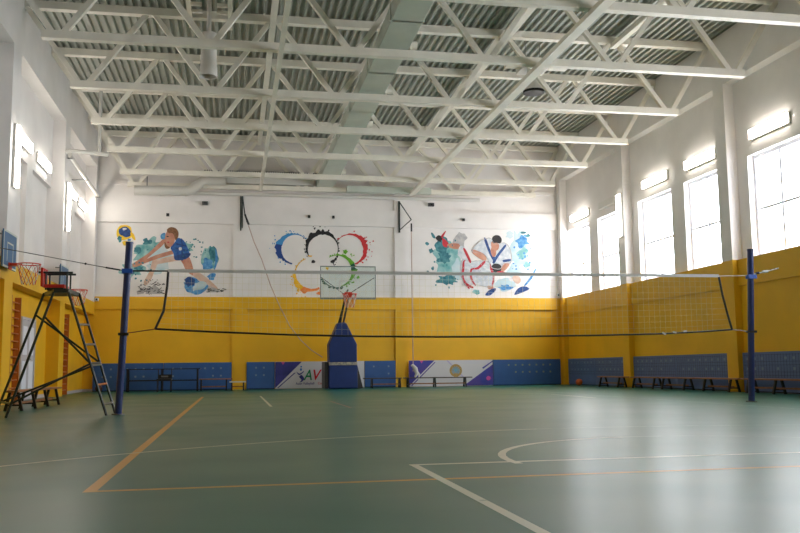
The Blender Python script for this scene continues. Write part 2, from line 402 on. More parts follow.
# ------------------------------------------------------------------ wall pads
random.seed(4)
def pad_back(x0, x1, label, dots):
    o = empty('wall_pad', (x0, YB+.08, 0), label, 'wall pad', 'blue pads along the walls')
    db = MB().box(.01, x1-x0-.01, -.15, 0, .03, .95, PADB)
    MB().box(.01, x1-x0-.01, -.12, 0, 0, .03, BLACK).build('base_strip', o)
    if dots:
        for z in (.49, .75):
            x = .3
            while x < x1-x0-.2:
                if random.random() < .8: db.box(x, x+.06, -.153, -.15, z-.03, z+.03, DOTY if dots == 2 else DOT)
                x += .27
    db.build('pad_body', o)
pad_back(-4.73, -2.4, 'blue wall pad farthest left, behind the near net post and black table', 1)
pad_back(-2.4, -.08, 'blue wall pad left of the first yellow pilaster', 1)
pad_back(.43, 1.42, 'short blue wall pad between the left yellow pilaster and the lettered banner', 1)
pad_back(4.62, 5.76, 'blue wall pad right of the basketball stand', 1)
pad_back(9.42, 12.06, 'blue wall pad between the emblem banner and the right corner', 2)
def pad_right(y0, y1, label):
    o = empty('wall_pad', (XR, y0, 0), label, 'wall pad', 'grey-blue pads along the window wall')
    db = MB().box(-.07, 0, .01, y1-y0-.01, .03, .95, PADR)
    MB().box(-.05, 0, .01, y1-y0-.01, 0, .03, BLACK).build('base_strip', o)
    for z in (.56, .8):
        y = .25
        while y < y1-y0-.15:
            if random.random() < .75: db.box(-.073, -.07, y, y+.08, z-.03, z+.03, DOT)
            y += .3
    g = db; y = .08
    while y < y1-y0-.05: g.box(-.0715, -.07, y, y+.008, .35, .9, BLACK); y += .11
    for z in (.4, .48, .64, .72, .88): g.box(-.0712, -.07, .05, y1-y0-.05, z, z+.006, BLACK)
    g.build('pad_body', o)
for y0, y1, l in ((28.6, 31.05, 'grey-blue pad on the right wall nearest the corner, behind the orange ball'),
                  (26.12, 28.6, 'grey-blue pad on the right wall left of the far yellow column'),
                  (22.9, 25.6, 'grey-blue pad on the right wall just right of the far yellow column'),
                  (20.12, 22.9, 'grey-blue pad on the right wall just left of the near yellow column'),
                  (17.0, 19.6, 'grey-blue pad on the right wall just right of the near yellow column'),
                  (14.12, 17.0, 'grey-blue pad on the right wall at the picture edge')):
    pad_right(y0, y1, l)

# ------------------------------------------------------------------ painted decoration helpers
def catmull(pts, n=3):
    out = []; N = len(pts)
    for i in range(N):
        p0, p1, p2, p3 = (Vector(pts[(i+k-1) % N]) for k in range(4))
        for j in range(n):
            t = j/n
            out.append(tuple(.5*((2*p1)+(-p0+p2)*t+(2*p0-5*p1+4*p2-p3)*t*t+(-p0+3*p1-3*p2+p3)*t**3)))
    return out
def paint(name, parent, shapes, uv, lay0, smooth=True):
    b = MB()
    for i, (pts, m) in enumerate(shapes):
        q = catmull(pts, 3) if smooth and len(pts) > 3 else pts
        b.prism([uv(*p_) for p_ in q], -.003-.0012*(lay0+i*.12), 0, m)
    return b.build(name, parent)
def blob(cx, cy, rx, ry, rnd, jag=.3, n=16, rot=0):
    out = []
    for k in range(n):
        t = 2*math.pi*k/n; r = 1+rnd.uniform(-jag, jag)
        x, y = rx*r*math.cos(t), ry*r*math.sin(t); c, s = math.cos(rot), math.sin(rot)
        out.append((cx+x*c-y*s, cy+x*s+y*c))
    return out
TEAL = mat('mural_teal', (96, 164, 168), .7, rgb2=(170, 206, 204), scale=3.5)
TEALD = mat('mural_dark_teal', (40, 106, 122), .7, rgb2=(84, 150, 158), scale=7)
PALE = mat('mural_pale_blue', (176, 206, 214), .7, rgb2=(206, 218, 222), scale=3)
MBLUE = mat('mural_blue', (48, 122, 190), .7, rgb2=(110, 170, 214), scale=9)
MNAVY = mat('mural_navy', (34, 60, 118), .7, rgb2=(50, 90, 150), scale=9)
MYEL = mat('mural_yellow', (236, 196, 40), .7)
SHIRT = mat('mural_shirt', (30, 78, 150), .7, rgb2=(58, 112, 182), scale=9)
SKIN = mat('mural_skin', (206, 152, 128), .7, rgb2=(186, 122, 100), scale=4)
SKINL = mat('mural_light_skin', (226, 200, 186), .7, rgb2=(210, 172, 150), scale=4)
HAIR = mat('mural_hair', (116, 78, 54), .7, rgb2=(150, 108, 74), scale=14)
INK = mat('mural_ink', (48, 44, 46), .7)
GI = mat('mural_suit_white', (222, 222, 224), .7, rgb2=(186, 194, 204), scale=7)
GREYP = mat('mural_grey', (166, 164, 168), .7, rgb2=(196, 192, 190), scale=6)
MRED = mat('mural_red', (196, 50, 62), .7)
YM = YB+.08

# mural 1: volleyball player
def uv1(u, v): return (u/800*4.08, 2.83-v/533*2.82+.07*u/800)
m1 = empty('wall_mural', (-4.28, YM, 3.13), 'painted volleyball player in blue diving for a ball, left wall mural', 'mural', 'sports murals on the back wall')
rnd = random.Random(5)
sp = [(blob(240, 200, 95, 60, rnd, .3, 22, -.5), TEAL), (blob(150, 340, 70, 45, rnd, .35, 18), TEAL), (blob(300, 330, 60, 50, rnd, .3, 16), PALE),
      (blob(330, 260, 70, 90, rnd, .2, 16), PALE), (blob(240, 150, 26, 20, rnd, .4, 12), TEALD), (blob(185, 200, 26, 24, rnd, .4, 12), TEALD),
      (blob(120, 345, 34, 26, rnd, .4, 12), TEALD), (blob(195, 330, 30, 20, rnd, .4, 12), TEALD), (blob(500, 190, 46, 40, rnd, .35, 16), TEAL),
      (blob(665, 270, 52, 84, rnd, .25, 20), TEAL), (blob(690, 240, 26, 60, rnd, .3, 16, -.2), TEALD), (blob(650, 300, 34, 32, rnd, .4, 14), MBLUE)]
for k in range(26): sp.append((blob(rnd.uniform(480, 640), rnd.uniform(130, 260), rnd.uniform(3, 8), rnd.uniform(3, 7), rnd, .3, 7), TEALD))
for k in range(18): sp.append((blob(rnd.uniform(100, 300), rnd.uniform(180, 430), rnd.uniform(3, 9), rnd.uniform(3, 8), rnd, .3, 7), TEALD))
sp += [([(700, 190), (718, 240), (716, 300), (690, 360), (700, 300), (704, 240)], MBLUE), (blob(560, 440, 62, 48, rnd, .25, 20), MBLUE), (blob(530, 420, 34, 28, rnd, .3, 14), MNAVY),
       (blob(600, 455, 50, 34, rnd, .25, 16), PALE), ([(560, 480), (620, 470), (650, 440), (655, 460), (610, 500), (565, 505)], MBLUE), (blob(680, 385, 26, 24, rnd, .3, 12), MBLUE)]
paint('colour_splash', m1, sp, uv1, 0)
paint('painted_ball', m1, [(blob(90, 88, 52, 52, rnd, .06, 18), MYEL), ([(70, 55), (105, 50), (132, 80), (130, 110), (100, 120), (75, 105), (62, 80)], MNAVY),
      ([(52, 70), (72, 58), (80, 78), (95, 100), (85, 110), (60, 100)], MNAVY), ([(78, 60), (100, 58), (104, 66), (84, 74)], GI),
      ([(128, 90), (150, 95), (165, 138), (145, 130)], MYEL), (blob(95, 160, 20, 14, rnd, .4, 10), MYEL), (blob(62, 130, 14, 18, rnd, .4, 10), TEALD), (blob(120, 138, 12, 10, rnd, .4, 10), MBLUE)], uv1, 1)
paint('painted_player', m1, [
      ([(470, 270), (520, 250), (545, 300), (560, 345), (600, 375), (640, 395), (600, 390), (545, 375), (505, 340), (485, 300)], SKIN),
      ([(560, 345), (620, 375), (700, 440), (730, 480), (700, 490), (640, 440), (560, 385)], SKINL),
      ([(425, 245), (470, 270), (400, 285), (320, 300), (290, 310), (285, 285), (330, 265)], SKINL),
      ([(285, 265), (315, 270), (310, 310), (290, 360), (270, 410), (240, 440), (225, 420), (260, 350)], SKINL),
      ([(345, 135), (365, 145), (340, 180), (270, 240), (200, 300), (160, 320), (148, 300), (180, 275), (260, 220)], SKIN),
      ([(420, 205), (455, 190), (478, 198), (470, 212), (410, 235), (320, 262), (240, 290), (170, 318), (150, 312), (200, 285), (300, 240)], SKIN),
      ([(445, 125), (480, 135), (505, 170), (525, 220), (530, 245), (500, 265), (460, 275), (428, 270), (420, 230), (400, 195), (410, 170), (430, 150)], SHIRT),
      ([(440, 160), (500, 175), (498, 182), (438, 168)], MNAVY), ([(440, 190), (510, 205), (508, 212), (438, 198)], MNAVY), ([(470, 140), (478, 142), (484, 265), (474, 268)], MNAVY), ([(430, 245), (525, 225), (530, 245), (500, 268), (440, 275)], MNAVY),
      ([(340, 95), (362, 92), (360, 130), (338, 132), (330, 112)], MBLUE),
      ([(378, 75), (405, 80), (425, 110), (425, 150), (405, 180), (380, 190), (362, 160), (362, 110)], SKIN),
      ([(372, 70), (395, 52), (430, 58), (450, 85), (448, 120), (432, 140), (422, 110), (408, 92), (385, 92)], HAIR),
      ([(360, 150), (375, 175), (395, 190), (372, 198), (358, 175)], HAIR), ([(372, 112), (384, 112), (384, 118), (372, 118)], INK), ([(376, 150), (390, 150), (388, 157), (378, 156)], MRED),
      ([(455, 190), (472, 188), (474, 206), (458, 208)], GI)], uv1, 3)
sk = [([(180, 480), (230, 450), (250, 465), (225, 495), (185, 500)], GREYP), ([(240, 470), (300, 440), (350, 480), (345, 497), (240, 497)], GREYP), ([(640, 440), (720, 470), (740, 490), (660, 492)], GREYP)]
for k in range(46):
    u, v = rnd.uniform(185, 360), rnd.uniform(430, 495); a = rnd.uniform(-.8, .8); l = rnd.uniform(8, 22)
    sk.append(([(u, v), (u+l*math.cos(a), v+l*math.sin(a)), (u+l*math.cos(a)+2, v+l*math.sin(a)+4), (u, v+4)], INK))
for k in range(16):
    u, v = rnd.uniform(640, 770), rnd.uniform(465, 492); sk.append(([(u, v), (u+14, v+rnd.uniform(-5, 5)), (u+14, v+5), (u, v+4)], INK))
for k in range(14): u, v = rnd.uniform(230, 330), rnd.uniform(400, 450); sk.append((blob(u, v, 3, 3, rnd, .3, 6), INK))
paint('ink_sketch', m1, sk, uv1, 6, False)

# mural 2: five brushed rings
def uv2(u, v): return (u/733*4.01, 2.94-v/533*2.94+.06*u/733)
m2 = empty('wall_mural', (1.24, YM, 3.13), 'five brush-painted interlocking rings, centre mural behind the backboard', 'mural', 'sports murals on the back wall')
RB = mat('ring_blue', (64, 146, 208), .7); RBD = mat('ring_dark_blue', (34, 70, 140), .7); RK = mat('ring_black', (34, 32, 36), .7); RR = mat('ring_red', (206, 46, 50), .7)
RG = mat('ring_green', (110, 176, 44), .7); RGD = mat('ring_dark_green', (30, 90, 66), .7); RY = mat('ring_yellow', (246, 190, 40), .7); RO = mat('ring_orange', (246, 140, 66), .7)
def ring(name, cx, cy, r, t0, t1, wf, m, mdark=None, dd=None, lay=2, seed=1):
    rn = random.Random(seed); n = max(12, int(abs(t1-t0)/6)); out = []; inn = []
    for k in range(n+1):
        u = k/n; t = R(t0+(t1-t0)*u); w = wf(u)
        out.append((cx+(r+w*rn.uniform(.45, 1.15))*math.cos(t), cy+(r+w*rn.uniform(.45, 1.15))*math.sin(t))); inn.append((cx+(r-w*rn.uniform(.15, .3))*math.cos(t), cy+(r-w*rn.uniform(.15, .3))*math.sin(t)))
    b = MB()
    # quads as a strip, one continuous brush stroke
    P2 = [uv2(*p_) for p_ in out]; Q2 = [uv2(*p_) for p_ in inn]; y0 = -.003-.0012*lay
    for k in range(n):
        m_ = mdark if (mdark and dd and dd[0] <= k/n <= dd[1]) else m
        b.add([(P2[k][0], y0, P2[k][1]), (P2[k+1][0], y0, P2[k+1][1]), (Q2[k+1][0], y0, Q2[k+1][1]), (Q2[k][0], y0, Q2[k][1])], [(0, 1, 2, 3)], m_)
    b.add([(p_[0], y0, p_[1]) for p_ in P2]+[(p_[0], 0, p_[1]) for p_ in P2], [(k, k+1, n+2+k, n+1+k) for k in range(n)], m)
    b.add([(p_[0], y0, p_[1]) for p_ in Q2]+[(p_[0], 0, p_[1]) for p_ in Q2], [(k, k+1, n+2+k, n+1+k) for k in range(n)], m)
    for k in range(22):
        u = rn.random(); t = R(t0+(t1-t0)*u); rr = r+wf(u)*rn.uniform(.9, 2.0); s_ = rn.uniform(2, 6)
        b.prism([uv2(*q) for q in blob(cx+rr*math.cos(t), cy+rr*math.sin(t), s_, s_, rn, .3, 7)], y0, 0, m)
    b.build(name, m2)
bump = lambda a, w: (lambda u: 3.5+1.1*w*math.exp(-((u-a)/.28)**2))
ring('blue_ring', 160, 195, 96, 100, 318, bump(.42, 30), RB, RBD, (.0, .42), 2, 2)
ring('black_ring', 345, 195, 102, 150, 385, bump(.42, 26), RK, RK, None, 3, 3)
ring('black_ring', 345, 195, 104, 20, 55, bump(.9, 12), RK, RK, None, 3, 13)
ring('red_ring', 525, 200, 100, -140, 70, bump(.6, 30), RR, RR, None, 4, 4)
ring('yellow_ring', 268, 360, 104, 60, 250, bump(.35, 28), RY, RO, (.0, .3), 5, 5)
ring('green_ring', 440, 342, 104, -120, 75, bump(.55, 26), RG, RGD, (.48, .58), 6, 6)
ring('dark_green_ring', 440, 342, 110, 70, 155, lambda u: 6, RGD, RGD, None, 5, 7)
paint('paint_drops', m2, [(blob(282, 280, 12, 11, rnd, .2, 10), INK), (blob(410, 278, 13, 11, rnd, .3, 10), INK), (blob(428, 268, 10, 7, rnd, .3, 9, -.6), INK), (blob(495, 215, 16, 15, rnd, .35, 10), RG),
      (blob(582, 385, 10, 9, rnd, .3, 9), RG), (blob(375, 325, 9, 9, rnd, .3, 9), RY), (blob(320, 488, 14, 10, rnd, .4, 9), RO), (blob(182, 468, 9, 10, rnd, .3, 9), RY), (blob(262, 243, 14, 5, rnd, .3, 9), RY)], uv2, 8)

# mural 3: wrestlers
def uv3(u, v): return (u/800*4.67, 2.85-v/500*2.84+.07*u/800)
m3 = empty('wall_mural', (6.74, YM, 3.15), 'painted pair of judo wrestlers over teal splashes, right wall mural', 'mural', 'sports murals on the back wall')
rnd = random.Random(11)
sp = [(blob(180, 225, 88, 110, rnd, .22, 24), TEAL), (blob(150, 140, 50, 50, rnd, .3, 18), TEALD), (blob(160, 220, 45, 34, rnd, .35, 16), TEALD), (blob(270, 90, 40, 36, rnd, .25, 14), GREYP),
      (blob(180, 370, 62, 34, rnd, .35, 18), TEALD), (blob(245, 310, 40, 70, rnd, .3, 16), PALE), (blob(660, 170, 62, 120, rnd, .22, 22), PALE), (blob(685, 110, 40, 44, rnd, .35, 16), MBLUE), (blob(680, 190, 36, 34, rnd, .35, 14), TEAL),
      (blob(600, 70, 26, 22, rnd, .3, 12), PALE), (blob(560, 400, 60, 40, rnd, .3, 16), PALE), (blob(560, 420, 40, 18, rnd, .4, 14), MBLUE), (blob(620, 320, 46, 50, rnd, .25, 14), PALE), (blob(715, 270, 22, 20, rnd, .4, 12), TEAL),
      (blob(690, 52, 20, 8, rnd, .3, 10), TEALD), (blob(725, 72, 14, 12, rnd, .3, 10), TEALD), (blob(72, 175, 16, 16, rnd, .3, 10), TEALD), (blob(50, 130, 14, 9, rnd, .3, 10, .5), TEALD), ([(75, 55), (90, 62), (105, 90), (92, 92), (80, 78)], TEALD),
      (blob(48, 318, 9, 13, rnd, .3, 9), TEALD), (blob(82, 292, 8, 12, rnd, .3, 9), TEALD), (blob(370, 450, 24, 14, rnd, .4, 12), TEAL)]
for k in range(24): sp.append((blob(rnd.uniform(90, 260), rnd.uniform(40, 420), rnd.uniform(3, 8), rnd.uniform(3, 8), rnd, .3, 7), TEALD))
for k in range(24): sp.append((blob(rnd.uniform(600, 740), rnd.uniform(60, 330), rnd.uniform(3, 8), rnd.uniform(3, 8), rnd, .3, 7), MBLUE))
sp += [([(765, 300), (772, 305), (745, 360), (700, 410), (690, 405), (735, 350)], MBLUE)]
paint('colour_splash', m3, sp, uv3, 0)
paint('painted_wrestlers', m3, [
      ([(255, 60), (300, 75), (290, 140), (310, 190), (330, 235), (300, 260), (265, 210), (245, 150), (215, 120)], GREYP),
      ([(105, 90), (125, 72), (150, 90), (155, 120), (120, 110)], INK), ([(150, 90), (185, 120), (190, 150), (160, 150), (148, 125)], MRED), ([(185, 130), (255, 128), (262, 160), (235, 165), (190, 152)], SKIN),
      ([(140, 78), (168, 45), (172, 50), (150, 90)], MRED),
      ([(260, 150), (290, 150), (330, 230), (320, 262), (280, 235), (250, 200)], GI),
      ([(275, 235), (330, 245), (420, 240), (465, 260), (480, 330), (490, 385), (460, 420), (400, 410), (345, 400), (300, 415), (275, 370), (265, 300)], GI),
      ([(395, 110), (430, 95), (470, 90), (500, 130), (560, 120), (595, 150), (610, 210), (600, 262), (555, 262), (530, 300), (470, 290), (450, 240), (420, 200), (350, 185), (345, 165)], GI),
      ([(345, 165), (420, 195), (440, 225), (425, 245), (375, 215), (345, 190)], SKIN),
      ([(425, 100), (440, 95), (470, 180), (500, 225), (490, 250), (460, 200)], MNAVY), ([(560, 140), (572, 148), (520, 215), (490, 262), (482, 240)], MNAVY), ([(550, 238), (602, 232), (602, 245), (555, 252)], MNAVY),
      ([(478, 150), (505, 170), (500, 210), (480, 215), (468, 180)], SKIN),
      ([(472, 120), (500, 112), (525, 135), (520, 165), (498, 178), (478, 165)], SKIN),
      ([(480, 90), (500, 72), (530, 75), (545, 100), (535, 125), (505, 122), (485, 125)], INK),
      ([(475, 275), (495, 262), (530, 270), (540, 300), (520, 322), (485, 318), (472, 300)], INK), ([(505, 318), (535, 312), (560, 320), (550, 332), (515, 332)], MRED),
      ([(560, 262), (595, 262), (570, 300), (545, 315), (535, 300)], SKIN), ([(610, 350), (650, 345), (668, 375), (650, 398), (622, 385)], SKINL),
      ([(425, 470), (450, 440), (490, 425), (495, 440), (470, 465), (450, 475)], MNAVY), ([(645, 430), (690, 415), (725, 432), (690, 450), (650, 465), (620, 470)], MNAVY),
      ([(440, 412), (470, 410), (482, 425), (450, 432)], SKIN)], uv3, 3)
def outline(pts, w=5):
    c = catmull(pts, 3); n = len(c); cx = sum(p_[0] for p_ in c)/n; cy = sum(p_[1] for p_ in c)/n; out = []
    for k in range(n):
        a, d_ = c[k], c[(k+1) % n]
        out.append(([a, d_, (d_[0]+(cx-d_[0])*w/120, d_[1]+(cy-d_[1])*w/120), (a[0]+(cx-a[0])*w/120, a[1]+(cy-a[1])*w/120)], GREYP))
    return out
paint('suit_outline', m3, outline([(275, 235), (330, 245), (420, 240), (465, 260), (480, 330), (490, 385), (460, 420), (400, 410), (345, 400), (300, 415), (275, 370), (265, 300)])
      + outline([(395, 110), (430, 95), (470, 90), (500, 130), (560, 120), (595, 150), (610, 210), (600, 262), (555, 262), (530, 300), (470, 290), (450, 240), (420, 200), (350, 185), (345, 165)]), uv3, 6, False)
paint('red_piping', m3, [
      ([(285, 165), (300, 165), (335, 240), (330, 258), (318, 240)], MRED),
      ([(300, 240), (292, 252), (290, 300), (285, 350), (305, 390), (345, 415), (340, 425), (298, 402), (272, 355), (276, 290), (282, 245)], MRED),
      ([(345, 290), (375, 285), (420, 245), (430, 255), (385, 298), (345, 302), (338, 330), (345, 370), (365, 405), (352, 402), (330, 365), (326, 320), (332, 296)], MRED),
      ([(462, 262), (474, 290), (490, 350), (480, 410), (470, 408), (478, 350), (462, 300)], MRED), ([(268, 352), (278, 350), (320, 418), (312, 424)], MRED)], uv3, 7)
sk = []
for k in range(40):
    u, v = rnd.uniform(270, 480), rnd.uniform(240, 400); a = rnd.uniform(-1.4, 1.4); l = rnd.uniform(8, 26); sk.append(([(u, v), (u+l*math.cos(a), v+l*math.sin(a)), (u+l*math.cos(a)+2, v+l*math.sin(a)+2), (u, v+2)], GREYP))
paint('ink_sketch', m3, sk, uv3, 9, False)

# ------------------------------------------------------------------ banners
BNV = mat('banner_navy', (44, 48, 120), .5, rgb2=(64, 62, 150), scale=3); BWH = mat('banner_white', (212, 210, 214), .5)
PURP = mat('banner_purple', (84, 66, 152), .5, rgb2=(58, 66, 160), scale=3); PINK = mat('banner_pink', (206, 80, 160), .5)
BGREEN = mat('letter_green', (20, 130, 80), .5); BREDL = mat('letter_red', (206, 36, 48), .5); BBLUE = mat('letter_blue', (40, 110, 190), .5)
GOLD = mat('emblem_gold', (196, 166, 96), .5, rgb2=(170, 130, 80), scale=20); EMB = mat('emblem_blue', (110, 170, 200), .5)
def text_mesh(name, s, size, m, parent, loc, shear=0, sx=1, label=None):
    cu = bpy.data.curves.new(name, 'FONT'); cu.body = s; cu.size = size; cu.extrude = .0015; cu.shear = shear; cu.offset = .004*size/.3
    t = bpy.data.objects.new(name, cu); COL.objects.link(t)
    dg = bpy.context.evaluated_depsgraph_get(); me = bpy.data.meshes.new_from_object(t.evaluated_get(dg))
    bpy.data.objects.remove(t); me.materials.clear(); me.materials.append(m)
    o = bpy.data.objects.new(name, me); COL.objects.link(o); o.parent = parent; o.location = loc; o.rotation_euler = (R(90), 0, 0); o.scale = (sx, 1, 1)
    if label: o['label'] = label
    return o
def idn(u, v): return (u, v)
bn = empty('banner', (1.43, YB-.08, 0), 'white lettered banner with navy triangle, left of the basketball stand', 'banner')
MB().box(0, 3.17, 0, .03, .01, .95, BWH).build('banner_panel', bn)
paint('navy_triangle', bn, [([(0, .03), (.0, .945), (.93, .945)], BNV)], idn, 0, False)
paint('diagonal_stripe', bn, [([(.06, .03), (.11, .03), (.72, .56), (.67, .56)], BNV)], idn, 1, False)
paint('pink_triangle', bn, [([(.2, .945), (.34, .945), (.27, .84)], PINK)], idn, 1.5, False)
paint('logo_figure', bn, [([(.93, .5), (.99, .44), (1.06, .5), (1.12, .47), (1.18, .36), (1.1, .26), (1.02, .24), (1.08, .32), (1.02, .4)], BNV),
                          ([(1.02, .68), (1.06, .74), (1.1, .7), (1.07, .64)], BBLUE), ([(.9, .62), (1.0, .55), (1.08, .58), (1.16, .64), (1.16, .6), (1.06, .52), (.98, .5)], BNV), (blob(1.07, .79, .03, .03, rnd, .05, 10), BBLUE)], lambda u, v: (u-.16, v-.02), 1)
text_mesh('letter', 'A', .52, BGREEN, bn, (1.0, -.004, .3), .25, .82, 'green slanted letter A')
text_mesh('letter', 'V', .52, BREDL, bn, (1.27, -.004, .3), .25, .9, 'red slanted letter V')
text_mesh('letter', 'C', .52, BBLUE, bn, (1.6, -.004, .3), .25, .85, 'blue slanted letter C')
text_mesh('caption', 'Asian Volleyball', .115, BNV, bn, (.72, -.004, .14), 0, .9)
text_mesh('caption', 'Confederation', .115, BREDL, bn, (1.5, -.004, .14), 0, .9)
bn = empty('banner', (6.24, YB-.08, 0), 'white banner with round gold emblem and purple corners behind a bench', 'banner')
MB().box(0, 3.16, 0, .03, .01, .95, BWH).build('banner_panel', bn)
paint('purple_triangle', bn, [([(0, .03), (0, .945), (.95, .945)], PURP)], idn, 0, False)
paint('purple_triangle', bn, [([(2.05, .02), (3.16, .02), (3.16, .78)], PURP)], idn, 0, False)
paint('diagonal_stripe', bn, [([(.06, .03), (.11, .03), (1.0, .88), (.95, .88)], PURP)], idn, 1, False)
paint('diagonal_stripe', bn, [([(2.75, .66), (2.8, .62), (3.16, .88), (3.16, .92)], PURP)], idn, 1, False)
paint('lilac_stripe', bn, [([(1.4, .94), (1.46, .94), (2.1, .3), (2.05, .28)], mat('lilac', (186, 178, 210), .5))], idn, 1, False)
paint('pink_triangle', bn, [([(.4, .945), (.54, .945), (.47, .84)], PINK), (blob(2.98, .28, .08, .08, rnd, .3, 8), PINK)], idn, 1.5, False)
circ = lambda r: [(1.75+r*math.cos(2*math.pi*k/24), .57+r*math.sin(2*math.pi*k/24)) for k in range(24)]
paint('emblem', bn, [(circ(.235), GOLD), (circ(.15), EMB), ([(1.62, .42), (1.75, .48), (1.88, .42), (1.84, .38), (1.66, .38)], GOLD)] +
      [([(1.75+.04*math.cos(t), .58+.04*math.sin(t)), (1.75+.14*math.cos(t-.12), .58+.14*math.sin(t-.12)), (1.75+.14*math.cos(t+.12), .58+.14*math.sin(t+.12))], GOLD) for t in [k*math.pi/6 for k in range(12)]], idn, 2, False)

# ------------------------------------------------------------------ volleyball posts and net
def post(x0, x1, ztop, label):
    o = empty('net_post', (x0, YN, 0), label, 'net post', 'blue volleyball net posts')
    k = (x1-x0)/ztop
    MB().tube([(0, 0, 0), (x1-x0, 0, ztop)], .055, POSTB, 20).build('pole', o)
    MB().tube([(k*0, 0, 0), (k*.02, 0, .02)], .1, GREYM, 20).build('floor_collar', o)
    MB().tube([(k*ztop-.0, 0, ztop-.01), (k*ztop, 0, ztop+.02)], .06, POSTB, 20).build('end_cap', o)
    MB().box(k*2.22-.08, k*2.22+.08, -.075, .03, 2.19, 2.26, mat('blue_clamp', (30, 90, 190), .4)).build('rope_clamp', o)
    MB().box(k*1.25-.075, k*1.25+.075, -.07, .03, 1.22, 1.26, BLACK).build('cleat', o)
    return o
post(-1.745, -1.64, 2.67, 'blue steel net post on the left beside the umpire ladder')
post(8.99, 9.14, 2.71, 'blue steel net post on the right before the window wall')
nt_ = empty('volleyball_net', (0, YN-.0, 0), 'volleyball net stretched across the hall between the blue posts', 'net')
def zt(x): return 2.235+.004*((x-3.7)/4.8)**2
pb = [(-1.22, 1.32), (-.3, 1.27), (.88, 1.22), (2.1, 1.19), (3.36, 1.175), (4.8, 1.175), (6.2, 1.19), (7.3, 1.21), (8.0, 1.24), (8.69, 1.28)]
def zb(x):
    for (a, za), (c, zc) in zip(pb, pb[1:]):
        if a <= x <= c: return za+(zc-za)*(x-a)/(c-a)
    return pb[0][1] if x < pb[0][0] else pb[-1][1]
b = MB(); xs = [-1.04+i*(9.53/20) for i in range(21)]
for a, c in zip(xs, xs[1:]): b.bar((a, 0, zt(a)), (c, 0, zt(c)), .012, .055, TAPE)
b.build('top_band', nt_)
b = MB(); b.tube([(x, 0, z) for x, z in pb], .015, BLACK, 8); b.build('bottom_cord', nt_)
b = MB(); b.tube([(-1.04, 0, 2.22), (-1.05, 0, 2.0), (-1.1, 0, 1.6), (-1.22, 0, 1.32)], .02, BLACK, 8); b.build('side_tape', nt_)
b = MB(); b.tube([(8.49, 0, 2.22), (8.54, 0, 1.9), (8.62, 0, 1.55), (8.69, 0, 1.28)], .02, BLACK, 8); b.build('side_tape', nt_)
b = MB()
for i in range(94):
    x = -.98+i*.1; x2 = x+(-.16*(1-(i/94)) + .18*(i/94) if False else 0)
    b.bar((x, 0, zt(x)), (x, 0, zb(x)), .0026, .0026, NETM)
for j in range(1, 10):
    t = j/10; pts = [(x, 0, zt(x)*(1-t)+zb(x)*t) for x in xs]
    pts[0] = (-1.05-.12*t, 0, pts[0][2]); pts[-1] = (8.5+.15*t, 0, pts[-1][2])
    for a, c in zip(pts, pts[1:]): b.bar(a, c, .0026, .0026, NETM)
b.build('net_mesh', nt_)
b = MB().tube([(-1.745+.1, 0, 2.23), (-1.04, 0, 2.235)], .012, GREYM, 6); b.build('end_rope', nt_)
b = MB().tube([(-1.68, 0, 1.25), (-1.22, 0, 1.32)], .009, mat('brown_rope', (150, 90, 60), .8), 6); b.build('end_rope', nt_)
b = MB().tube([(9.1, 0, 2.25), (8.49, 0, 2.235)], .008, TAPE, 6); b.build('end_rope', nt_)
b = MB().tube([(9.05, 0, 1.24), (8.69, 0, 1.28)], .009, GREYM, 6); b.build('end_rope', nt_)
b = MB()
for k in range(3): b.bar((7.35+k*.2, 0, zb(7.35+k*.2)+.02), (7.41+k*.2, -.005, zb(7.41+k*.2)-.015+.02*k), .03, .03, TAPE)
b.build('tape_wraps', nt_)
# guy ropes beyond the posts
g = empty('guy_rope', (-1.69, YN, 2.22), 'thin rope with dark knots from the left net post to the left wall', 'rope')
MB().tube([(-.06, 0, .02), (-.4, 0, .08), (-1.58, 0, .30), (XL+1.69, 0, .56)], .007, mat('grey_rope', (110, 108, 104), .8), 6).build('rope_line', g)
MB().tube([(-.08, 0, .025), (-.3, 0, .062)], .013, BLACK, 6).build('dark_wrap', g)
MB().tube([(.12, -.03, .01), (.4, -.03, .012)], .013, BLACK, 6).build('dark_wrap', g)
MB().sphere((-.6, 0, .118), .018, BLACK, 8, 6).build('knot', g)
g = empty('guy_rope', (9.12, YN, 2.27), 'short rope with white wraps past the right net post', 'rope')
MB().tube([(0, 0, 0), (.3, 0, .05), (.56, 0, .12)], .013, TAPE, 6).build('rope_line', g)
MB().tube([(.1, 0, .02), (.16, 0, .03)], .025, BLACK, 6).build('dark_wrap', g)
MB().tube([(.24, 0, .05), (.34, 0, .06)], .028, TAPE, 6).build('white_wrap', g)
for i in range(3): MB().sphere((.4+i*.07, 0, .085+.015*i), .014, BLACK, 8, 6).build('knot', g)

# ------------------------------------------------------------------ umpire stand
u = empty('umpire_chair', (-2.65, 14.35, 0), 'tall dark green umpire ladder chair with a red seat, left of the net', 'umpire chair')
def rel(p_): return (p_[0]+2.65, p_[1]-14.35, p_[2])
def lerp(a, c, t): return tuple(a[i]+(c[i]-a[i])*t for i in range(3))
TN = (-2.5, 14.0, 1.88); FN = (-1.9, 14.05, 0); TF = (-2.46, 14.7, 1.92); FF = (-1.86, 14.75, 0)
TRN = (-2.71, 14.0, 1.88); FRN = (-3.32, 13.98, 0); TRF = (-2.99, 14.7, 1.92); FRF = (-3.66, 14.75, 0)
def tb_(name, a, c, r=.018, m=DGREEN): return MB().tube([rel(a), rel(c)], r, m, 10).build(name, u)
for a, c in ((TN, FN), (TF, FF), (TRN, FRN), (TRF, FRF)): tb_('leg', a, c, .02)
for z, m in ((1.40, GREYM), (1.09, GREYM), (.77, GREYM), (.47, ORWOOD), (.17, GREYM)):
    t = 1-z/1.9; tb_('rung', lerp(TN, FN, t), lerp(TF, FF, t), .018, m)
